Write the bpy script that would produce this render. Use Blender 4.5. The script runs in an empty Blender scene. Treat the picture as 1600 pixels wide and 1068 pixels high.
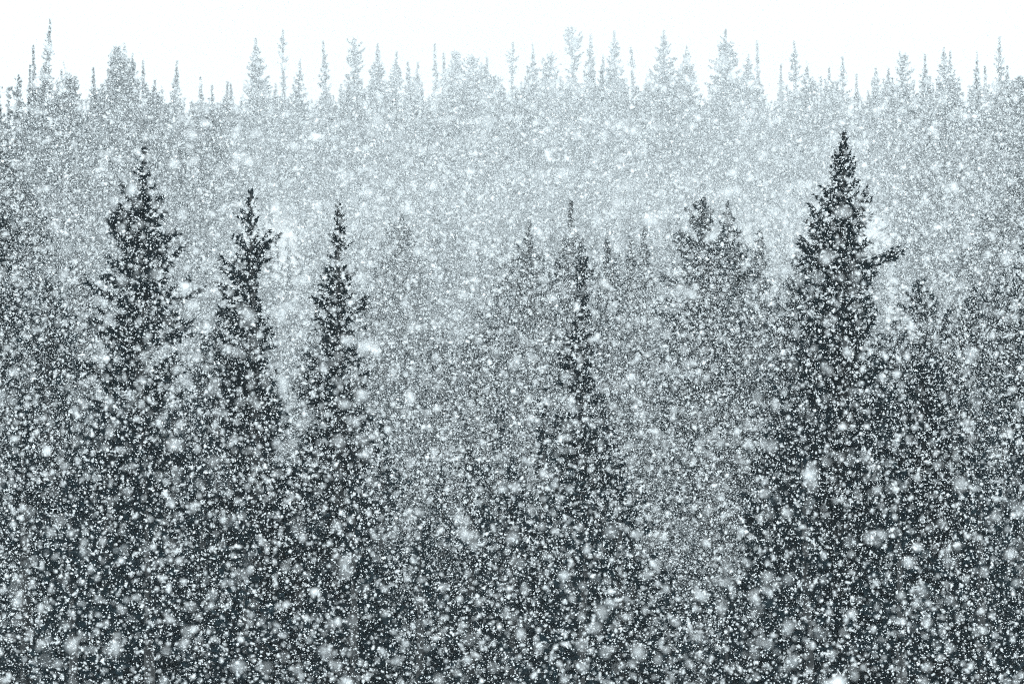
import bpy, math
import numpy as np

# ------------------------------------------------------------------ camera, world, sun, exposure
S = bpy.context.scene
PX = 0.2102 / 1600.0            # tangent of one photograph pixel (12 degree field of view)

cam_d = bpy.data.cameras.new('camera')
cam_d.sensor_width = 36.0
cam_d.lens = 36.0 / 0.2102
cam_d.clip_start = 0.1
cam_d.clip_end = 3000.0
cam_d.dof.use_dof = True
cam_d.dof.focus_distance = 38.0
cam_d.dof.aperture_fstop = 10.0
cam = bpy.data.objects.new('camera', cam_d)
cam.location = (0, 0, 0)
cam.rotation_euler = (math.radians(90), 0, 0)
S.collection.objects.link(cam)
S.camera = cam

SUN_EL, SUN_AZ = math.radians(48), math.radians(20)      # sun somewhere behind the cloud, ahead and high
world = bpy.data.worlds.new('World')
S.world = world
world.use_nodes = True
nt = world.node_tree
nt.nodes.clear()
w_out = nt.nodes.new('ShaderNodeOutputWorld')
w_bg = nt.nodes.new('ShaderNodeBackground')
w_sky = nt.nodes.new('ShaderNodeTexSky')
w_sky.sky_type = 'NISHITA'
w_sky.sun_disc = False
w_sky.sun_elevation = SUN_EL
w_sky.sun_rotation = SUN_AZ
w_sky.dust_density = 5.0
w_mix = nt.nodes.new('ShaderNodeMix')
w_mix.data_type = 'RGBA'
w_mix.inputs[0].default_value = 0.93                      # closed snow cloud over the clear sky
# standard overcast sky: the zenith is brighter than the horizon
w_tc = nt.nodes.new('ShaderNodeTexCoord')
w_sep = nt.nodes.new('ShaderNodeSeparateXYZ')
w_map = nt.nodes.new('ShaderNodeMapRange')
w_map.inputs['From Min'].default_value = 0.0
w_map.inputs['From Max'].default_value = 1.0
w_map.inputs['To Min'].default_value = 10.6
w_map.inputs['To Max'].default_value = 15.5
w_tint = nt.nodes.new('ShaderNodeVectorMath')
w_tint.operation = 'SCALE'
w_tint.inputs[0].default_value = (0.936, 1.0, 1.02)
nt.links.new(w_tc.outputs['Generated'], w_sep.inputs[0])
nt.links.new(w_sep.outputs['Z'], w_map.inputs['Value'])
nt.links.new(w_map.outputs['Result'], w_tint.inputs['Scale'])
nt.links.new(w_tint.outputs[0], w_mix.inputs[7])
nt.links.new(w_sky.outputs[0], w_mix.inputs[6])
nt.links.new(w_mix.outputs[2], w_bg.inputs[0])
w_bg.inputs[1].default_value = 0.12
nt.links.new(w_bg.outputs[0], w_out.inputs[0])

sun_d = bpy.data.lights.new('sun', 'SUN')
sun_d.energy = 1.5
sun_d.angle = math.radians(40)
sun_d.color = (1.0, 0.98, 0.95)
sun = bpy.data.objects.new('sun', sun_d)
sun.rotation_euler = (math.radians(90) - SUN_EL, 0, math.pi - SUN_AZ)
sun.location = (0, 0, 60)
S.collection.objects.link(sun)

S.view_settings.view_transform = 'Standard'
S.view_settings.look = 'None'
S.view_settings.gamma = 1.0
S.view_settings.use_curve_mapping = False
S.view_settings.exposure = 0.16

cy = S.cycles
cy.use_denoising = False
cy.max_bounces = 5
cy.diffuse_bounces = 3
cy.glossy_bounces = 1
cy.transmission_bounces = 4
cy.volume_bounces = 2
cy.filter_width = 1.0

rng = np.random.default_rng(11)

# ------------------------------------------------------------------ helpers
def link(o, parent=None):
    S.collection.objects.link(o)
    if parent is not None:
        o.parent = parent
    return o

def tag(o, label=None, cat=None, group=None, kind=None):
    for k, v in (('label', label), ('category', cat), ('group', group), ('kind', kind)):
        if v:
            o[k] = v
    return o

def raw_mesh(name, V, F, mat, smooth=False):
    """V n x 3, F m x k (all faces the same size)"""
    V = np.ascontiguousarray(V, dtype=np.float32)
    F = np.ascontiguousarray(F, dtype=np.int32)
    m, k = F.shape
    me = bpy.data.meshes.new(name)
    me.vertices.add(len(V))
    me.vertices.foreach_set('co', V.ravel())
    me.loops.add(m * k)
    me.loops.foreach_set('vertex_index', F.ravel())
    me.polygons.add(m)
    me.polygons.foreach_set('loop_start', np.arange(0, m * k, k, dtype=np.int32))
    me.polygons.foreach_set('loop_total', np.full(m, k, dtype=np.int32))
    if smooth:
        me.polygons.foreach_set('use_smooth', np.ones(m, dtype=bool))
    me.update(calc_edges=True)
    if mat:
        me.materials.append(mat)
    return me

def scatter(name, co, turn, size, pick, coll, mat):
    """one object that repeats the meshes of a collection at its points (for what nobody could count)"""
    me = bpy.data.meshes.new(name)
    me.vertices.add(len(co)); me.vertices.foreach_set('co', np.asarray(co, dtype=np.float32).ravel())
    at = me.attributes.new('turn', 'FLOAT_VECTOR', 'POINT'); at.data.foreach_set('vector', np.asarray(turn, dtype=np.float32).ravel())
    at = me.attributes.new('size', 'FLOAT', 'POINT'); at.data.foreach_set('value', np.asarray(size, dtype=np.float32))
    at = me.attributes.new('pick', 'INT', 'POINT'); at.data.foreach_set('value', np.asarray(pick).astype(np.int32))
    me.materials.append(mat)
    o = link(bpy.data.objects.new(name, me))
    gt = bpy.data.node_groups.new(name, 'GeometryNodeTree')
    gt.interface.new_socket('Geometry', in_out='INPUT', socket_type='NodeSocketGeometry')
    gt.interface.new_socket('Geometry', in_out='OUTPUT', socket_type='NodeSocketGeometry')
    gi = gt.nodes.new('NodeGroupInput'); go = gt.nodes.new('NodeGroupOutput')
    iop = gt.nodes.new('GeometryNodeInstanceOnPoints')
    ci = gt.nodes.new('GeometryNodeCollectionInfo')
    ci.inputs['Collection'].default_value = coll
    ci.inputs['Separate Children'].default_value = True
    ci.inputs['Reset Children'].default_value = True
    iop.inputs['Pick Instance'].default_value = True
    gt.links.new(gi.outputs[0], iop.inputs['Points'])
    gt.links.new(ci.outputs[0], iop.inputs['Instance'])
    for an, ty, sock in (('turn', 'FLOAT_VECTOR', 'Rotation'), ('size', 'FLOAT', 'Scale'), ('pick', 'INT', 'Instance Index')):
        na = gt.nodes.new('GeometryNodeInputNamedAttribute'); na.data_type = ty; na.inputs['Name'].default_value = an
        gt.links.new([q for q in na.outputs if q.enabled][0], iop.inputs[sock])
    gt.links.new(iop.outputs[0], go.inputs[0])
    md = o.modifiers.new(name, 'NODES'); md.node_group = gt
    return o

def nodes_of(name):
    m = bpy.data.materials.new(name)
    m.use_nodes = True
    t = m.node_tree
    t.nodes.clear()
    return m, t, t.nodes.new('ShaderNodeOutputMaterial')

def noise_colour(t, scale, detail, c0, c1, lo=0.35, hi=0.65):
    tc = t.nodes.new('ShaderNodeTexCoord')
    n = t.nodes.new('ShaderNodeTexNoise')
    n.inputs['Scale'].default_value = scale
    n.inputs['Detail'].default_value = detail
    r = t.nodes.new('ShaderNodeValToRGB')
    r.color_ramp.elements[0].position = lo
    r.color_ramp.elements[0].color = (*c0, 1)
    r.color_ramp.elements[1].position = hi
    r.color_ramp.elements[1].color = (*c1, 1)
    t.links.new(tc.outputs['Object'], n.inputs['Vector'])
    t.links.new(n.outputs['Fac'], r.inputs[0])
    return r.outputs[0], n

# ------------------------------------------------------------------ materials
def mat_needles():
    m, t, out = nodes_of('spruce_needles')
    c, _ = noise_colour(t, 2.2, 3.0, (0.004, 0.013, 0.018), (0.011, 0.024, 0.031))
    b = t.nodes.new('ShaderNodeBsdfPrincipled')
    b.inputs['Roughness'].default_value = 0.75
    b.inputs['Specular IOR Level'].default_value = 0.05
    t.links.new(c, b.inputs['Base Color'])
    t.links.new(b.outputs[0], out.inputs['Surface'])
    return m

def mat_bark():
    m, t, out = nodes_of('spruce_bark')
    c, n = noise_colour(t, 14.0, 5.0, (0.03, 0.034, 0.036), (0.085, 0.09, 0.092))
    b = t.nodes.new('ShaderNodeBsdfPrincipled')
    b.inputs['Roughness'].default_value = 0.9
    bp = t.nodes.new('ShaderNodeBump')
    bp.inputs['Strength'].default_value = 0.6
    t.links.new(n.outputs['Fac'], bp.inputs['Height'])
    t.links.new(bp.outputs[0], b.inputs['Normal'])
    t.links.new(c, b.inputs['Base Color'])
    t.links.new(b.outputs[0], out.inputs['Surface'])
    return m

def mat_flake():
    m, t, out = nodes_of('snow_flake')
    d = t.nodes.new('ShaderNodeBsdfDiffuse')
    d.inputs['Color'].default_value = (0.890, 0.93, 0.948, 1)
    tr = t.nodes.new('ShaderNodeBsdfTranslucent')
    tr.inputs['Color'].default_value = (0.890, 0.93, 0.948, 1)
    mx = t.nodes.new('ShaderNodeMixShader')
    mx.inputs[0].default_value = 0.45
    t.links.new(d.outputs[0], mx.inputs[1])
    t.links.new(tr.outputs[0], mx.inputs[2])
    t.links.new(mx.outputs[0], out.inputs['Surface'])
    return m

def mat_ground():
    m, t, out = nodes_of('snowy_forest_floor')
    c, n = noise_colour(t, 0.9, 6.0, (0.08, 0.085, 0.085), (0.66, 0.69, 0.70), 0.38, 0.56)
    b = t.nodes.new('ShaderNodeBsdfPrincipled')
    b.inputs['Roughness'].default_value = 0.8
    bp = t.nodes.new('ShaderNodeBump')
    bp.inputs['Strength'].default_value = 0.5
    bp.inputs['Distance'].default_value = 0.2
    t.links.new(n.outputs['Fac'], bp.inputs['Height'])
    t.links.new(bp.outputs[0], b.inputs['Normal'])
    t.links.new(c, b.inputs['Base Color'])
    t.links.new(b.outputs[0], out.inputs['Surface'])
    return m

def mat_haze(density):
    m, t, out = nodes_of('snow_haze')
    v = t.nodes.new('ShaderNodeVolumePrincipled')
    v.inputs['Color'].default_value = (0.78, 0.93, 1.0, 1)
    v.inputs['Density'].default_value = density
    v.inputs['Anisotropy'].default_value = 0.0
    t.links.new(v.outputs[0], out.inputs['Volume'])
    return m

NEEDLE, BARK, FLAKE, GROUND = mat_needles(), mat_bark(), mat_flake(), mat_ground()

# ------------------------------------------------------------------ terrain
def ridge_dist(px):
    d = (px - 870.0) / 870.0
    return 325.0 - np.where(d < 0, 192.0, 215.0) * np.clip(np.abs(d), 0, 1) ** 1.6

def ground_z(X, Y):
    X = np.asarray(X, float); Y = np.asarray(Y, float)
    ys = np.maximum(Y, 1.0)
    px = 800.0 + X / (ys * PX)
    yr = ridge_dist(px)
    zr = 0.0531 * yr - 5.6
    t = np.clip((Y - 112.0) / (yr - 112.0), 0, 1)
    z = -9.0 + (zr + 9.0) * t
    z = z - 0.03 * np.clip(Y - yr, 0, 400)
    near = np.clip(Y / 42.0, 0, 1)
    z = np.where(Y < 58, -1.75 - 7.25 * near * near * (3 - 2 * near), z)
    z = z + 0.25 * np.sin(X * 0.31 + 1.7) * np.sin(Y * 0.23) * np.clip((Y - 5) / 20, 0, 1)
    return z

gx = np.concatenate([np.linspace(-400, -62, 18), np.linspace(-60, 60, 121), np.linspace(62, 400, 18)])
gy = np.concatenate([np.linspace(-60, 340, 201), np.linspace(345, 760, 40)])
GX, GY = np.meshgrid(gx, gy)
GZ = ground_z(GX, GY)
nx, ny = len(gx), len(gy)
idx = np.arange(nx * ny).reshape(ny, nx)
gF = np.stack([idx[:-1, :-1], idx[:-1, 1:], idx[1:, 1:], idx[1:, :-1]], -1).reshape(-1, 4)
g = link(bpy.data.objects.new('ground', raw_mesh('ground', np.stack([GX, GY, GZ], -1).reshape(-1, 3), gF, GROUND, True)))
tag(g, kind='structure')

# ------------------------------------------------------------------ tree builder
def trunk_arrays(H, r0, bend, rs, sides=6, rings=9, tip=0.005):
    zs = np.linspace(0, 1, rings) ** 0.9
    V, F = [], []
    for i, s in enumerate(zs):
        c = bend(s * H)
        r = r0 * (1 - s) ** 0.85 + tip
        a = np.arange(sides) / sides * 2 * np.pi + 0.3 * i
        V.append(np.stack([c[0] + r * np.cos(a), c[1] + r * np.sin(a), np.full(sides, s * H)], -1))
    for i in range(rings - 1):
        for k in range(sides):
            a, b = i * sides + k, i * sides + (k + 1) % sides
            F.append((a, b, b + sides, a + sides))
    return np.concatenate(V), np.array(F)

def crown_arrays(rs, H, depth, left, right, bend, whorl=0.2, per=5, tw_len=0.16, tw_w=0.04, tw_per_m=60,
                 base=0.6, rag=0.35, up_top=55.0, low_el=-8.0, tip_up=0.25, skip=0.1, extra=(), pine=False, deep=5.0):
    """One crown: branches in loose whorls, each carrying small needle twigs.
    depth/left/right: distance below the top and crown half widths on the -X and +X sides (metres)."""
    P, D, Ls, Ws = [], [], [], []
    branches = []
    z = H - 0.04
    ph = rs.uniform(0, 6.28)
    while z > base:
        dz = H - z
        n = max(2, int(round(per * rs.uniform(0.7, 1.3))))
        lump = 1.0 + rs.normal(0, rag * 0.5)
        ph += rs.uniform(0.3, 1.2)
        for k in range(n):
            if rs.random() < skip:
                continue
            az = ph + 2 * np.pi * k / n + rs.normal(0, 0.35)
            zz = z + rs.uniform(-0.5, 0.5) * whorl
            d2 = min(max(H - zz, 0.0), H)
            rl, rr = np.interp(d2, depth, left), np.interp(d2, depth, right)
            w = 0.5 + 0.5 * math.cos(az)
            L = (rl * (1 - w) + rr * w) * np.clip(lump * rs.normal(0.95, rag * 0.5), 0.25, 1.12)
            L = max(L - 0.4 * tw_len * min(1.0, 0.4 + 0.5 * d2), 0.03)
            el = math.radians(np.interp(d2, (0, 0.8, 3.0, 12), (up_top, 28, 4, low_el)) + rs.normal(0, 9))
            branches.append((az, zz, L, el))
        z -= whorl * rs.uniform(0.75, 1.25) * (0.55 + 0.45 * min(1, dz / 1.5)) * (1 + min(1.6, max(0.0, dz - deep) / 2.5))
    branches += list(extra)
    bV, bF = [], []
    n_main = len(branches) - len(extra)
    for bi, (az, zz, L, el) in enumerate(branches):
        thin = bi >= n_main
        tu = 0.26 if thin else tip_up
        c = bend(zz)
        o = np.array([c[0], c[1], zz])
        h = np.array([math.cos(az), math.sin(az), 0])
        side = np.array([-h[1], h[0], 0])
        Lh = L * math.cos(min(abs(el), 1.0))
        sway = rs.normal(0, 0.12) * L
        def path(s):
            s = np.asarray(s)[:, None]
            return o + h * Lh * s + side * sway * s ** 2 + np.array([0, 0, 1]) * (math.tan(el) * Lh * s + tu * L * s ** 2.2)
        nt_ = int(L * tw_per_m * (0.45 + 0.55 * min(1.0, L / 0.5)) * (1.3 if thin else 1.0)) + 4
        if pine:
            s = np.clip(1 - rs.exponential(0.36, nt_), 0.03, 1.03)
        else:
            s = np.clip(rs.beta(1.5, 1.05, nt_), 0.04, 1.0)
        p = path(s)
        sg = np.where(rs.random(nt_) < 0.5, -1.0, 1.0)
        fan = rs.uniform(0.1, 0.7 if thin else 1.15, nt_)[:, None]
        vert = (rs.normal(-0.05, 0.25 if thin else 0.42, nt_) + 0.25 * (s > 0.85))[:, None]
        d = h * np.cos(fan) + side * sg[:, None] * np.sin(fan) + np.array([0, 0, 1.0]) * vert
        d /= np.linalg.norm(d, axis=1)[:, None]
        taper = min(1.0, 0.45 + 0.5 * max(0.0, H - zz) / 1.0) * (1.15 - 0.55 * s) * np.clip(L / 0.35, 0.45, 1.0)
        P.append(p); D.append(d)
        Ls.append(tw_len * taper * rs.uniform(0.55, 1.35, nt_)); Ws.append(tw_w * rs.uniform(0.6, 1.4, nt_))
        # woody axis: a thin three-sided taper
        q = path(np.array([0.0, 0.5, 1.0]))
        br = (0.012 + 0.011 * L) * (1.1 if thin else 1.0)
        k0 = len(bV) * 9
        ring = []
        for i, rr_ in enumerate((br, br * 0.6, br * 0.15)):
            for k in range(3):
                a = k * 2.094
                ring.append(q[i] + side * math.cos(a) * rr_ + np.array([0, 0, 1]) * math.sin(a) * rr_)
        bV.append(np.array(ring))
        for i in range(2):
            for k in range(3):
                a, b = k0 + i * 3 + k, k0 + i * 3 + (k + 1) % 3
                bF.append((a, b, b + 3, a + 3))
    # leader twigs at the very top
    c = bend(H)
    nl = 26
    P.append(np.stack([np.full(nl, c[0]), np.full(nl, c[1]), H - rs.uniform(0, 1, nl) ** 1.3 * tw_len * 3.5], -1))
    d = np.stack([rs.normal(0, 0.5, nl), rs.normal(0, 0.5, nl), np.full(nl, 0.75)], -1)
    D.append(d / np.linalg.norm(d, axis=1)[:, None]); Ls.append(tw_len * rs.uniform(0.3, 0.8, nl)); Ws.append(np.full(nl, tw_w * 0.8))
    P = np.concatenate(P); D = np.concatenate(D); Ls = np.concatenate(Ls)[:, None]; Ws = np.concatenate(Ws)[:, None]
    R = rs.normal(0, 1, P.shape)
    N = np.cross(D, R); N /= np.linalg.norm(N, axis=1)[:, None] + 1e-9
    mid = P + D * Ls * 0.55 + np.array([0, 0, -0.06]) * Ls
    V = np.stack([P - N * Ws * 0.15, mid - N * Ws * 0.5, P + D * Ls, mid + N * Ws * 0.5], 1).reshape(-1, 3)
    F = np.arange(len(V)).reshape(-1, 4)
    bV = np.concatenate(bV)
    return np.concatenate([V, bV]), np.concatenate([F, np.array(bF) + len(V)])

def straight(lean=(0, 0), wob=0.0, ph=0.0, H=8.0):
    def f(z):
        s = z / H
        return np.array([lean[0] * s * s + wob * math.sin(3.1 * s + ph) * s, lean[1] * s * s + wob * math.cos(2.7 * s + ph) * s])
    return f

def place(name, x, y, z, label, cat, group, crown_me, trunk_me, scale=1.0, rot=0.0):
    e = bpy.data.objects.new(name, None)
    e.empty_display_size = 0.5
    e.location = (x, y, z); e.rotation_euler = (0, 0, rot); e.scale = (scale,) * 3
    link(e)
    tag(e, label, cat, group)
    link(bpy.data.objects.new('trunk', trunk_me), e)
    link(bpy.data.objects.new('crown', crown_me), e)
    return e

def profile_tree(px, py, Y, prof, label, group, seed, name='spruce_tree', cat='spruce tree', lean=0.0, wob=0.04, r0=None, base_h=0.7, extra_px=(), **kw):
    """A single tree whose top stands at distance Y in the direction of photograph pixel (px, py)."""
    rs = np.random.default_rng(seed)
    if group == G_GREY:
        Y = Y * 0.85
    X = (px - 800) * PX * Y
    zt = (534 - py) * PX * Y
    X0 = X - lean
    zb = float(ground_z(X0, Y)) - 0.1
    H = zt - zb
    m = PX * Y
    dep = np.array([p[0] - py for p in prof]) * m
    wide = {222: 1.2, 397: 1.35, 535: 1.35, 1312: 1.12}.get(px, 1.12)
    le = np.abs(np.array([p[1] for p in prof])) * m * wide
    ri = np.array([p[2] for p in prof]) * m * wide
    bend = straight((lean, 0), wob, rs.uniform(0, 6), H)
    extra = [(az, zt - zb - (yy - py) * m, L * m, math.radians(el)) for (yy, L, az, el) in extra_px]
    V, F = crown_arrays(rs, H, dep, le, ri, bend, base=base_h, extra=extra, **kw)
    tV, tF = trunk_arrays(H, r0 or (0.07 + 0.011 * H), bend, rs, tip=0.00022 * Y)
    return place(name, X0, Y, zb, label, cat, group, raw_mesh('crown', V, F, NEEDLE), raw_mesh('trunk', tV, tF, BARK, True))

# ------------------------------------------------------------------ the dark spruces of the middle ground
G_DARK = 'dark spruces standing out of the snowfall'
G_GREY = 'grey spruces behind the dark ones'
FINE = dict(whorl=0.10, per=7, tw_len=0.115, tw_w=0.023, tw_per_m=205, deep=5.0)
DROOP = dict(up_top=40.0, low_el=-16.0, tip_up=0.1)
MEDI = dict(whorl=0.19, per=7, tw_len=0.2, tw_w=0.08, tw_per_m=70, deep=3.6, tip_up=0.14)

profile_tree(222, 225, 47, [(225, 1, 2), (245, 10, 12), (270, 20, 14), (292, 13, 16), (300, 18, 30), (312, 42, 40), (330, 40, 38),
    (345, 42, 34), (370, 48, 42), (385, 62, 46), (410, 58, 50), (430, 50, 70), (450, 70, 58), (470, 72, 76), (490, 76, 80), (520, 84, 60),
    (550, 72, 70), (600, 80, 60), (700, 85, 80), (900, 95, 95), (1300, 120, 120)],
    'tall dark shaggy spruce with ragged shoulders, first dark tree from the left edge', G_DARK, 101, lean=0.12, rag=0.5, skip=0.16, **FINE, **DROOP)
profile_tree(397, 298, 48, [(298, 1, 2), (320, 15, 12), (345, 22, 22), (365, 36, 20), (378, 20, 26), (400, 34, 42), (415, 22, 40), (426, 48, 10),
    (440, 50, 10), (460, 54, 10), (480, 42, 14), (500, 44, 20), (540, 48, 30), (570, 62, 26), (620, 60, 36), (720, 65, 50), (1300, 95, 95)],
    'narrow dark spruce with lopsided clumps and a thin waist, between two taller dark spruces', G_DARK, 102, lean=-0.05, rag=0.55, skip=0.2, **FINE, **DROOP)
profile_tree(535, 320, 49, [(320, 1, 2), (345, 8, 10), (375, 18, 16), (395, 18, 24), (415, 15, 15), (435, 20, 26), (450, 28, 30), (475, 40, 34),
    (500, 36, 38), (530, 42, 36), (560, 38, 28), (640, 50, 45), (1300, 90, 90)],
    'dark slim spruce with a bare hooked leader shoot at its tip', G_DARK, 103, rag=0.45, skip=0.15, **FINE, **DROOP)
profile_tree(1312, 208, 46, [(208, 1, 2), (230, 10, 9), (248, 17, 15), (258, 25, 20), (280, 29, 27), (300, 39, 33), (330, 47, 45), (345, 56, 49),
    (365, 70, 48), (380, 70, 46), (393, 56, 44), (405, 60, 44), (440, 68, 46), (480, 70, 54), (520, 74, 58), (600, 82, 66), (700, 96, 82), (1300, 150, 140)],
    'tallest dark spruce, evenly conical, with one long branch reaching out to the right', G_DARK, 104, rag=0.2, skip=0.04, low_el=2.0, tip_up=0.4,
    extra_px=[(418, 90, 0.05, 2), (413, 80, 0.1, 3), (404, 66, 3.1, 6)], **{**FINE, 'tw_per_m': 205})
profile_tree(908, 404, 54, [(404, 6, 6), (412, 17, 13), (440, 20, 17), (485, 19, 15), (520, 26, 22), (560, 38, 32), (640, 48, 42), (720, 62, 58), (1300, 95, 95)],
    'dark spruce with a blunt column-like top, before the slim grey centre spruce', G_DARK, 105, rag=0.35, **FINE, **DROOP)
profile_tree(1437, 535, 48, [(535, 2, 2), (560, 18, 18), (620, 44, 44), (700, 66, 70), (800, 90, 95), (1300, 130, 130)],
    'black spruce low in front of the broad grey spruce, beside the tallest conical spruce', G_DARK, 106, rag=0.4, **FINE)
profile_tree(168, 545, 44, [(545, 2, 2), (580, 18, 14), (640, 28, 30), (720, 44, 50), (900, 70, 80), (1300, 110, 110)],
    'black spruce low at the foot of the shaggy spruce near the left edge', G_DARK, 107, rag=0.45, **FINE)

profile_tree(895, 318, 112, [(318, 1, 1), (345, 10, 8), (370, 22, 14), (395, 26, 20), (420, 32, 30), (480, 42, 45), (700, 62, 62), (1000, 90, 90)],
    'slim grey spruce with a sharp tip rising behind the blunt dark spruce at the centre', G_GREY, 111, rag=0.4, **MEDI)
profile_tree(1101, 314, 98, [(314, 1, 1), (326, 12, 10), (338, 24, 16), (352, 34, 22), (380, 46, 30), (400, 52, 35), (430, 60, 40), (500, 70, 60), (900, 110, 110)],
    'broad grey spruce with a bushy rounded top, the wider of a close pair', G_GREY, 112, rag=0.5, **MEDI)
profile_tree(1138, 322, 101, [(322, 1, 2), (345, 14, 12), (375, 20, 24), (400, 15, 30), (430, 24, 34), (500, 40, 50), (900, 80, 80)],
    'narrow grey spruce touching the broad bushy one, the thinner of a close pair', G_GREY, 113, rag=0.45, **MEDI)
profile_tree(1185, 360, 108, [(360, 1, 1), (375, 9, 9), (400, 14, 13), (430, 22, 20), (600, 40, 40), (900, 70, 70)],
    'small grey spruce spire standing alone between the close pair and the tallest conical spruce', G_GREY, 114, **MEDI)
profile_tree(825, 352, 122, [(352, 1, 1), (375, 12, 11), (400, 24, 18), (430, 34, 28), (470, 42, 36), (560, 54, 50), (900, 90, 90)],
    'pale grey conical spruce just left of the slim centre spruce', G_GREY, 115, rag=0.4, **MEDI)
profile_tree(788, 402, 128, [(402, 1, 1), (425, 14, 14), (480, 30, 26), (600, 50, 50), (900, 80, 80)],
    'short pale grey spruce on the outer side of the conical spruce left of centre', G_GREY, 116, **MEDI)
profile_tree(1004, 362, 118, [(362, 1, 1), (380, 8, 9), (420, 15, 16), (520, 28, 28), (900, 70, 70)],
    'thin grey spruce tip midway between the slim centre spruce and the bushy pair', G_GREY, 117, **MEDI)
profile_tree(984, 374, 126, [(374, 1, 1), (395, 8, 9), (430, 14, 13), (520, 24, 26), (900, 70, 70)],
    'thinner paler spruce tip leaning close to another thin tip right of centre', G_GREY, 118, **MEDI)
profile_tree(947, 382, 116, [(382, 2, 2), (400, 13, 12), (440, 24, 24), (540, 36, 36), (900, 80, 80)],
    'grey round-shouldered spruce close behind the blunt dark spruce', G_GREY, 119, **MEDI)
profile_tree(625, 338, 150, [(338, 1, 1), (360, 16, 16), (385, 30, 20), (450, 42, 42), (620, 60, 60), (900, 80, 80)],
    'faint pale spruce between the hooked dark spruce and the open hillside', G_GREY, 120, rag=0.4, **MEDI)
profile_tree(598, 402, 136, [(402, 1, 1), (430, 16, 18), (480, 34, 30), (620, 60, 60), (900, 80, 80)],
    'pale spruce beside and below the hooked dark spruce', G_GREY, 121, **MEDI)
profile_tree(1434, 440, 82, [(440, 2, 2), (465, 26, 16), (500, 46, 36), (540, 64, 58), (620, 84, 84), (900, 120, 120)],
    'broad dark grey spruce behind the low black spruce near the right edge', G_GREY, 122, rag=0.45, **MEDI)
profile_tree(1506, 366, 140, [(366, 1, 1), (385, 7, 8), (410, 12, 12), (440, 18, 18), (600, 40, 40), (900, 60, 60)],
    'small lone grey spire on the slope right of the tallest conical spruce', G_GREY, 123, **MEDI)
profile_tree(1562, 432, 92, [(432, 3, 3), (455, 24, 22), (500, 42, 40), (580, 60, 60), (900, 110, 110)],
    'broad dark grey spruce close to the right edge', G_GREY, 124, rag=0.4, **MEDI)
profile_tree(1603, 520, 70, [(520, 2, 2), (560, 24, 22), (640, 50, 50), (900, 100, 100)],
    'dark spruce cut by the right edge', G_GREY, 125, rag=0.4, **MEDI)
profile_tree(1245, 402, 88, [(402, 1, 1), (420, 12, 10), (470, 28, 26), (560, 46, 46), (900, 90, 90)],
    'grey spruce half covered by the left flank of the tallest conical spruce', G_GREY, 126, **MEDI)
profile_tree(750, 488, 112, [(488, 1, 1), (515, 18, 18), (580, 40, 40), (800, 80, 80)],
    'short grey spruce below the pale conical spruce left of centre', G_GREY, 127, **MEDI)
profile_tree(494, 470, 104, [(470, 1, 1), (500, 12, 14), (580, 36, 36), (800, 70, 70)],
    'grey spruce behind the left flank of the hooked dark spruce', G_GREY, 128, **MEDI)
profile_tree(14, 250, 110, [(250, 3, 3), (280, 18, 18), (330, 34, 34), (420, 50, 50), (900, 90, 90)],
    'dark grey bushy spruce rising at the left edge', G_GREY, 129, rag=0.4, **MEDI)
profile_tree(66, 345, 116, [(330, 2, 2), (360, 20, 18), (420, 34, 34), (600, 60, 60), (900, 90, 90)],
    'grey spruce next to the bushy one at the left edge', G_GREY, 130, rag=0.4, **MEDI)
profile_tree(95, 480, 84, [(480, 2, 2), (520, 18, 18), (600, 36, 36), (900, 90, 90)],
    'dark grey spruce between the left edge and the shaggy spruce', G_GREY, 131, rag=0.4, **MEDI)
profile_tree(322, 520, 88, [(520, 2, 2), (560, 18, 18), (640, 40, 40), (900, 90, 90)],
    'grey spruce in the gap between the shaggy and the thin-waisted dark spruces', G_GREY, 132, rag=0.4, **MEDI)

profile_tree(-16, 205, 118, [(205, 3, 3), (235, 18, 18), (300, 40, 40), (420, 60, 60), (900, 90, 90)],
    'dark grey spruce mostly cut off by the left edge, above the bushy one', G_GREY, 133, rag=0.4, **MEDI)
profile_tree(38, 292, 104, [(292, 2, 2), (320, 18, 18), (380, 36, 36), (600, 60, 60), (900, 90, 90)],
    'dark grey spruce between two others at the left edge, its tip a little below theirs', G_GREY, 134, rag=0.4, **MEDI)
profile_tree(1588, 262, 142, [(262, 3, 3), (290, 18, 18), (350, 34, 34), (600, 60, 60), (900, 90, 90)],
    'pale bushy spruce high on the slope at the right edge', G_GREY, 135, rag=0.4, **MEDI)
profile_tree(1545, 318, 138, [(318, 2, 2), (345, 16, 16), (420, 34, 34), (600, 60, 60), (900, 90, 90)],
    'pale spruce high on the slope near the right edge, next to the bushy one', G_GREY, 136, rag=0.4, **MEDI)
profile_tree(118, 395, 108, [(395, 2, 2), (420, 16, 16), (480, 34, 30), (600, 50, 50), (900, 80, 80)],
    'grey pointed spruce close behind the left flank of the shaggy spruce', G_GREY, 137, rag=0.4, **MEDI)
profile_tree(690, 520, 118, [(520, 2, 2), (545, 16, 16), (600, 34, 34), (800, 60, 60)],
    'pale short spruce standing in the open middle between the hooked dark spruce and the centre', G_GREY, 138, rag=0.4, **MEDI)
profile_tree(-8, 318, 80, [(318, 2, 2), (350, 24, 24), (420, 46, 46), (600, 70, 70), (900, 110, 110)],
    'dark spruce half cut off by the left edge, nearer than the grey ones above it', G_GREY, 139, rag=0.4, **MEDI)
profile_tree(72, 440, 76, [(440, 2, 2), (470, 20, 20), (540, 42, 42), (900, 100, 100)],
    'dark bushy spruce near the left edge, standing low in front of the grey ones', G_GREY, 140, rag=0.4, **MEDI)
profile_tree(1596, 392, 84, [(392, 2, 2), (425, 24, 24), (500, 48, 48), (900, 110, 110)],
    'dark spruce half out of the picture at the right edge', G_GREY, 141, rag=0.4, **MEDI)
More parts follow.
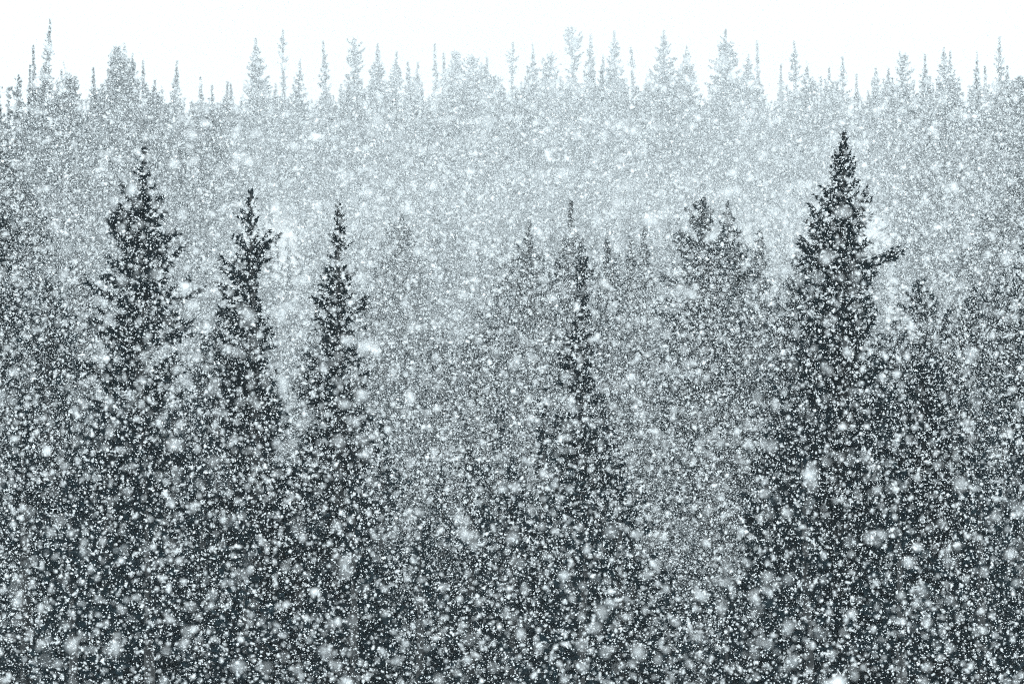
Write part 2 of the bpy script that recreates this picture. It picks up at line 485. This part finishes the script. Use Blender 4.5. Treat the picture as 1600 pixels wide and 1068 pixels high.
profile_tree(1520, 455, 82, [(455, 2, 2), (485, 20, 20), (560, 44, 44), (900, 100, 100)],
    'dark grey spruce between the low black spruce and the right edge', G_GREY, 142, rag=0.4, **MEDI)
# ------------------------------------------------------------------ skyline trees (x, top y, half width px at 40 px below top, kind, label)
G_SKY = 'trees standing up from the skyline'
def ridge_tree(px, py, hw, label, seed, style='spruce'):
    Y = float(ridge_dist(px)) + (seed % 7) * 0.8 - 2
    hw = hw * 1.35
    fine = dict(whorl=0.22, per=6, tw_len=0.24, tw_w=0.12, tw_per_m=44, deep=4.2)
    if style == 'spire':
        prof = [(py, 0.6, 0.6), (py + 20, hw * 0.6, hw * 0.6), (py + 40, hw, hw), (py + 70, hw * 1.2, hw * 1.2), (py + 200, hw * 2.5, hw * 2.5)]
        kw = dict(rag=0.5, skip=0.1)
    elif style == 'cone':
        prof = [(py, 1, 1), (py + 15, hw * 0.45, hw * 0.45), (py + 40, hw, hw), (py + 80, hw * 1.6, hw * 1.6), (py + 200, hw * 2.4, hw * 2.4)]
        kw = dict(rag=0.4, skip=0.08)
    elif style == 'bush':
        prof = [(py, 4, 4), (py + 6, hw * 0.7, hw * 0.7), (py + 25, hw, hw), (py + 200, hw * 1.6, hw * 1.6)]
        kw = dict(rag=0.5, skip=0.15)
    else:
        if style == 'pine':
            prof = [(py, 2, 2), (py + 8, hw * 0.6, hw * 0.6), (py + 24, hw, hw), (py + 38, hw * 0.8, hw * 0.7), (py + 46, hw * 1.25, hw * 1.3),
                    (py + 54, hw * 0.6, hw * 0.6), (py + 80, hw * 0.9, hw * 0.8), (py + 200, hw, hw)]
        else:
            prof = [(py, 0.6, 0.6), (py + 15, hw * 0.5, hw * 0.5), (py + 32, hw, hw), (py + 42, hw * 0.6, hw * 0.6), (py + 52, hw * 0.8, hw * 0.9),
                    (py + 64, hw * 0.4, hw * 0.5), (py + 90, hw * 0.7, hw * 0.6), (py + 200, hw * 2, hw * 2)]
        kw = dict(rag=0.6, skip=0.3, low_el=5.0)
        fine.update(per=5, whorl=0.3)
    f = max(0.45, Y / 320.0)
    fine['whorl'] *= f; fine['tw_len'] *= f; fine['tw_w'] *= f; fine['tw_per_m'] /= f
    pine = style == 'pine'
    profile_tree(px, py, Y, prof, label, G_SKY, 500 + seed, name='pine_tree' if pine else 'spruce_tree', cat='pine tree' if pine else 'spruce tree',
                 lean=float(np.random.default_rng(seed).normal(0, 0.12)), wob=0.05, r0=0.16 if pine else 0.1, **{**fine, **kw})

SKYLINE = [
    (28, 118, 6, 'cone', 'small grey spruce tip on the skyline nearest the left edge'),
    (46, 104, 4, 'spire', 'short thin spire just outside the two tall needle spires at the left'),
    (54, 72, 4, 'spire', 'thin dark needle spire, the shorter of the two needle spires at the left'),
    (80, 32, 6, 'spire', 'very tall thin needle spire, tallest of all the skyline trees'),
    (70, 107, 9, 'bush', 'bushy dark tree at the foot of the tallest needle spire'),
    (94, 110, 6, 'cone', 'small pointed tree just right of the tallest needle spire'),
    (111, 124, 14, 'bush', 'low broad rounded crown on the skyline near the left end'),
    (148, 107, 6, 'spire', 'lone short spire in the dip between the needle spires and the three-topped cluster'),
    (167, 110, 5, 'spire', 'thin short spire leaning against the three-topped cluster'),
    (183, 77, 10, 'bush', 'stout spruce forming the left top of the three-topped skyline cluster'),
    (194, 69, 9, 'cone', 'stout spruce forming the highest top of the three-topped skyline cluster'),
    (206, 85, 8, 'cone', 'spruce forming the lower right top of the three-topped skyline cluster'),
    (225, 94, 5, 'spire', 'thin spire directly above the shaggy dark spruce'),
    (243, 126, 9, 'cone', 'low bushy tip right of the thin spire above the shaggy spruce'),
    (275, 97, 6, 'spire', 'pale spire alone between the three-topped cluster and the low dip'),
    (312, 122, 6, 'cone', 'small pale pointed tree at the start of the low skyline dip'),
    (332, 134, 5, 'cone', 'tiny faint tip in the low skyline dip'),
    (354, 128, 6, 'cone', 'left twin of two short tips beside the tall stout spruce'),
    (362, 132, 6, 'cone', 'right twin of two short tips beside the tall stout spruce'),
    (401, 61, 9, 'cone', 'tall stout spruce on the skyline above the thin-waisted dark spruce'),
    (443, 47, 8, 'sparse', 'tall ragged tree with open crown and bare lower stem right of the stout spruce'),
    (467, 93, 7, 'cone', 'shorter dark pointed spruce right of the ragged open-crowned tree'),
    (505, 66, 6, 'spire', 'spire with a hair-thin tip and a wide foot above the hooked spruce'),
    (553, 60, 12, 'pine', 'pine with a rounded top and flat side limbs on the skyline'),
    (591, 69, 8, 'cone', 'leaning pointed spruce beside the rounded pine'),
    (618, 82, 7, 'cone', 'pale spruce with a dark knob at its tip'),
    (638, 98, 7, 'cone', 'left one of a matching pair of pale short spruces'),
    (653, 99, 7, 'cone', 'right one of a matching pair of pale short spruces'),
    (678, 70, 4, 'spire', 'very thin bare-topped spire at the left end of the pale bushy group'),
    (694, 84, 6, 'spire', 'faint spire between the bare-topped spire and the club-topped spruce'),
    (712, 83, 9, 'bush', 'faint club-topped spruce leaning right in the pale bushy group'),
    (738, 95, 15, 'bush', 'widest faint rounded crown in the middle of the skyline'),
    (762, 90, 7, 'cone', 'faint tip on the right shoulder of the widest rounded crown'),
    (801, 67, 9, 'sparse', 'thin tree with a shelf-like limb to the left and a gap below'),
    (833, 72, 7, 'cone', 'faint straight spruce between the shelf-limbed tree and the rounded crown'),
    (858, 88, 11, 'bush', 'low faint rounded crown left of the tall sparse pine'),
    (894, 45, 13, 'pine', 'tall sparse pine with tufted limbs, above the slim centre spruce'),
    (924, 55, 6, 'spire', 'hair-thin faint spire right of the tall sparse pine'),
    (943, 88, 6, 'spire', 'short spire squeezed between two taller ones right of the sparse pine'),
    (960, 50, 8, 'cone', 'tall regular pointed spruce right of the sparse pine'),
    (987, 73, 7, 'sparse', 'small tree with a puff of crown on a bare stem'),
    (1036, 49, 12, 'cone', 'large broad conical spruce, darkest of the central skyline'),
    (1072, 74, 10, 'cone', 'leaning broad spruce on the edge of the deep skyline gap'),
    (1134, 48, 13, 'cone', 'large broad conical spruce just past the deep skyline gap'),
    (1171, 87, 10, 'cone', 'round-topped spruce under the hair-thin spire'),
    (1184, 64, 4, 'spire', 'hair-thin spire rising from the round-topped spruce'),
    (1219, 102, 5, 'spire', 'low twin-tipped thin tree above the gap left of the tallest dark spruce'),
    (1241, 66, 7, 'spire', 'thin tall spire left of the tallest dark spruce'),
    (1262, 98, 9, 'cone', 'low conical spruce right of the thin tall spire'),
    (1296, 107, 7, 'cone', 'small pale spruce directly above the tip of the tallest dark spruce'),
    (1318, 90, 7, 'cone', 'pale pointed spruce just right above the tallest dark spruce'),
    (1337, 117, 5, 'spire', 'tiny forked tip at the lip of the narrow skyline gap'),
    (1369, 107, 9, 'cone', 'left one of two equal conical spruces after the narrow gap'),
    (1387, 107, 9, 'cone', 'right one of two equal conical spruces after the narrow gap'),
    (1410, 90, 11, 'bush', 'leaning dense spruce with a bent slanting top'),
    (1447, 86, 7, 'cone', 'pale loose spruce between the bent one and the twin-topped one'),
    (1473, 75, 8, 'cone', 'dark left stem of the twin-topped spruce'),
    (1483, 82, 7, 'cone', 'dark right stem of the twin-topped spruce'),
    (1525, 83, 5, 'spire', 'slim isolated spire right of the twin-topped spruce'),
    (1537, 105, 4, 'spire', 'tiny thin spire between the slim spire and the tall ragged one'),
    (1562, 59, 7, 'spire', 'tall ragged dark spire near the right edge of the skyline'),
    (1572, 104, 7, 'cone', 'short tip on the right side of the tall ragged spire'),
    (1592, 122, 10, 'bush', 'low bushy dark crown at the right end of the skyline'),
]
for i, (px, py, hw, st, lab) in enumerate(SKYLINE):
    ridge_tree(px, py, hw, lab, i, st)

CAN_X = [-60, 0, 60, 100, 140, 190, 240, 300, 340, 390, 420, 450, 500, 540, 590, 610, 640, 670, 700, 740, 780, 800, 840, 880, 910, 940, 980, 1010, 1036, 1060,
         1096, 1130, 1180, 1204, 1240, 1300, 1345, 1370, 1400, 1430, 1480, 1510, 1560, 1600, 1660]
CAN_Y = [140, 148, 122, 130, 150, 122, 140, 152, 158, 152, 136, 148, 142, 134, 122, 150, 134, 150, 124, 112, 116, 142, 118, 116, 134, 104, 134, 124, 104, 132,
         162, 118, 116, 152, 134, 124, 158, 134, 122, 134, 118, 134, 126, 128, 130]
def canopy(px):
    return np.interp(px, CAN_X, CAN_Y)

# ------------------------------------------------------------------ shared spruces of the hillside
def shared_tree(seed, H, width, tw, n_per_m, whorl=0.3, per=5, rag=0.45):
    rs = np.random.default_rng(seed)
    w = width * rs.uniform(0.85, 1.15, 2)
    dep = [0, 0.5, 1.2, 2.5, H]
    bend = straight((rs.normal(0, 0.12), 0), 0.05, rs.uniform(0, 6), H)
    V, F = crown_arrays(rs, H, dep, np.array([0.03, 0.2, 0.42, 0.7, 1.0]) * w[0], np.array([0.03, 0.2, 0.42, 0.7, 1.0]) * w[1], bend,
                        whorl=whorl, per=per, tw_len=tw, tw_w=tw * 0.3, tw_per_m=n_per_m, rag=rag, skip=0.12, base=0.8, deep=4.0)
    tV, tF = trunk_arrays(H, 0.07 + 0.01 * H, bend, rs)
    return V, F, tV, tF

near_kinds = []
for k in range(7):
    V, F, tV, tF = shared_tree(900 + k, 8.0, (0.95, 1.25, 0.8, 1.1, 1.4, 0.9, 1.15)[k], 0.17, 52, 0.24, 6)
    near_kinds.append((raw_mesh('crown', V, F, NEEDLE), raw_mesh('trunk', tV, tF, BARK, True)))

# low black spruces that fill the foot of the picture (tops below the dark ones)
front = [(262, 596, 70), (338, 505, 84), (-30, 620, 70), (45, 640, 60), (120, 760, 50), (232, 720, 52), (300, 690, 66), (352, 640, 70), (382, 800, 50), (428, 620, 74), (462, 700, 60), (512, 690, 68),
         (560, 760, 52), (604, 660, 72), (648, 800, 56), (690, 740, 74), (735, 690, 70), (775, 640, 80), (812, 730, 62), (852, 620, 66), (884, 780, 50), (936, 640, 70),
         (968, 720, 60), (1000, 800, 66), (1040, 905, 54), (1086, 880, 72), (1130, 920, 52), (1165, 850, 66), (1196, 690, 64), (1232, 620, 60), (1272, 720, 52),
         (1352, 640, 62), (1388, 570, 68), (1408, 740, 50), (1478, 620, 60), (1508, 560, 72), (1530, 720, 54), (1572, 600, 66), (1604, 690, 56), (1650, 600, 60)]
for i, (px, py, Y) in enumerate(front):
    Y = 40 + (Y - 50) * 0.8
    X = (px - 800) * PX * Y
    zt = (534 - py) * PX * Y
    zb = float(ground_z(X, Y)) - 0.1
    c, t = near_kinds[i % 7]
    place('spruce_tree', X, Y, zb, 'dark spruce in the crowded lowest rows, dotted all over with falling flakes', 'spruce tree',
          'dark spruces crowding the lower slope', c, t, (zt - zb) / 8.0, rng.uniform(0, 6.28))

# hillside forest
pts = []
tries = 0
while len(pts) < 1350 and tries < 60000:
    tries += 1
    px = rng.uniform(-130, 1730)
    yr = float(ridge_dist(px))
    Y = math.sqrt(rng.uniform(92 ** 2, (yr + 1) ** 2))
    if Y < 150 and 1000 < px < 1180 and Y > 60 and Y < 125:
        continue
    if Y < 150 and 640 < px < 770 and Y < 105:
        continue
    X = (px - 800) * PX * Y
    if Y > 165 and math.sin(X * 0.55 + 0.6 * math.sin(Y * 0.11)) + math.sin(X * 0.23 + Y * 0.045 + 1.0) > 0.75 and rng.random() < 0.8:
        continue
    sp = 1.7 if Y < 200 else 1.9
    if any((X - q[0]) ** 2 + (Y - q[1]) ** 2 < sp * sp for q in pts):
        continue
    H = rng.uniform(4.2, 9.6)
    zb = float(ground_z(X, Y)) - 0.1
    lim = (534 - (canopy(px) + rng.uniform(0, 20))) * PX * Y
    if Y < 150:
        lim = min(lim, (534 - rng.uniform(500, 660)) * PX * Y) if 120 < px < 1540 else lim
    elif Y < 230 and 350 < px < 1400:
        lim = min(lim, (534 - rng.uniform(340, 440)) * PX * Y)
    H = min(H, lim - zb)
    if H < 2.6:
        continue
    pts.append((X, Y, zb, H, px))
# canopy trees along the ridge
for px in np.arange(-100, 1700, 11.0):
    px = px + rng.uniform(-5, 5)
    Y = float(ridge_dist(px)) + rng.uniform(-6, 4)
    X = (px - 800) * PX * Y
    zb = float(ground_z(X, Y)) - 0.1
    zt = (534 - (canopy(px) + rng.uniform(-8, 14))) * PX * Y
    pts.append((X, Y, zb, zt - zb, px))

inside = [q for q in pts if -30 < q[4] < 1630]
inside.sort(key=lambda q: q[1])
singles = inside[:153]
single_set = set(id(q) for q in singles)
for i, (X, Y, zb, H, px) in enumerate(singles):
    c, t = near_kinds[int(rng.integers(7))]
    if Y < 125:
        lab, gr = 'grey spruce on the lower hillside, half dissolved in falling snow', 'grey spruces on the lower hillside'
    else:
        lab, gr = 'pale grey spruce higher up the hillside, almost lost in falling snow', 'pale spruces on the upper hillside'
    place('spruce_tree', X, Y, zb, lab, 'spruce tree', gr, c, t, H / 8.0, rng.uniform(0, 6.28))

far_coll = bpy.data.collections.new('far_trees')
for k in range(8):
    V, F, tV, tF = shared_tree(950 + k, 7.0, (0.95, 1.3, 0.8, 1.1, 1.2, 1.0, 1.4, 0.7)[k], 0.32, 15, 0.36, 5, 0.5)
    far_coll.objects.link(bpy.data.objects.new('far_tree_%d' % k, raw_mesh('far_tree', np.concatenate([V, tV]), np.concatenate([F, tF + len(V)]), NEEDLE)))
rest = [q for q in pts if id(q) not in single_set]
nr = len(rest)
far = scatter('distant_forest', [q[:3] for q in rest], np.stack([rng.normal(0, 0.03, nr), rng.normal(0, 0.03, nr), rng.uniform(0, 6.28, nr)], -1),
              [q[3] / 7.0 for q in rest], rng.integers(0, 8, nr), far_coll, NEEDLE)
tag(far, 'pale far spruce forest covering the upper hillside up to the skyline', 'forest', None, 'stuff')

# ------------------------------------------------------------------ falling snow: clumped flakes filling the air, cell by cell
rng = np.random.default_rng(5)
CELL = 5.0
PER_M3 = 130.0
DENS = (0.55, 0.7, 0.85, 1.05, 1.3, 1.6)           # gusts: thinner and thicker air
def flake_cell(seed, dens):
    rs = np.random.default_rng(seed)
    n = int(PER_M3 * dens * CELL ** 3)
    C = rs.uniform(-CELL / 2, CELL / 2, (n, 3))
    r = 0.0039 * np.exp(rs.normal(0, 0.31, n))
    st = np.exp(rs.normal(0, 0.22, (n, 3)))
    K = 7                                                # crystals per clump
    d = rs.normal(0, 1, (n, K, 3)); d /= np.linalg.norm(d, axis=2)[..., None]
    ctr = d * (rs.uniform(0.1, 0.75, (n, K, 1)))
    u = rs.normal(0, 1, (n, K, 3)); u /= np.linalg.norm(u, axis=2)[..., None]
    v = np.cross(u, rs.normal(0, 1, (n, K, 3))); v /= np.linalg.norm(v, axis=2)[..., None] + 1e-9
    size = rs.uniform(0.55, 0.95, (n, K, 1))
    tri = []
    for a in (0.0, 2.094, 4.189):
        tri.append(ctr + size * (u * math.cos(a) + v * math.sin(a)))
    T = np.stack(tri, 2)                                  # n K 3 3
    T = T * st[:, None, None, :] * r[:, None, None, None] + C[:, None, None, :]
    V = T.reshape(-1, 3)
    return raw_mesh('flake_cell', V, np.arange(len(V)).reshape(-1, 3), FLAKE)

cells = bpy.data.collections.new('flake_cells')
for k in range(6):
    cells.objects.link(bpy.data.objects.new('flake_cell_%d' % k, flake_cell(70 + k, DENS[k])))

cp = []
MARG = 5.0
y = 5.5 + CELL / 2
while y < 335:
    hx = 0.1051 * (y + CELL / 2) + MARG
    hz = 0.0702 * (y + CELL / 2) + MARG * 0.6
    nxh = int(math.ceil(hx / CELL)); nzh = int(math.ceil(hz / CELL))
    for i in range(-nxh, nxh + 1):
        for k in range(-nzh, nzh + 1):
            x, z = i * CELL, k * CELL
            if z > 27 or z + CELL < float(ground_z(x, y)):
                continue
            cp.append((x, y, z))
    y += CELL
cp = np.array(cp)
# rotations that keep a cube a cube
eul = []
for _ in range(len(cp)):
    eul.append(rng.integers(0, 4, 3) * (math.pi / 2))
gust = (np.sin(cp[:, 0] * 0.19 + cp[:, 1] * 0.11 + 1.0) + np.sin(cp[:, 1] * 0.083 - cp[:, 2] * 0.23) + np.sin(cp[:, 0] * 0.07 - cp[:, 2] * 0.31 + 2.0)) * 1.0
pick = np.clip(np.round(2.5 + gust + rng.normal(0, 1.0, len(cp))), 0, 5)
snow = scatter('snowfall', cp, np.array(eul), np.ones(len(cp)), pick, cells, FLAKE)
tag(snow, 'dense white snowflakes falling everywhere in front of the spruce forest', 'falling snow', None, 'stuff')

# ------------------------------------------------------------------ haze
def box(x0, x1, y0, y1, z0, z1):
    V = np.array([(x, y, z) for x in (x0, x1) for y in (y0, y1) for z in (z0, z1)])
    F = np.array([(0, 1, 3, 2), (4, 6, 7, 5), (0, 4, 5, 1), (2, 3, 7, 6), (0, 2, 6, 4), (1, 5, 7, 3)])
    return V, F
V, F = box(-420, 420, -80, 780, float(GZ.min()) - 1.0, 32.0)
hz = link(bpy.data.objects.new('haze', raw_mesh('haze', V, F, mat_haze(0.0004))))
tag(hz, 'pale snow haze filling the air over the whole forest', 'haze', None, 'stuff')
print('cells', len(cp), 'flakes', len(cp) * int(PER_M3 * CELL ** 3), 'hill trees', len(pts), 'singles', len(singles))
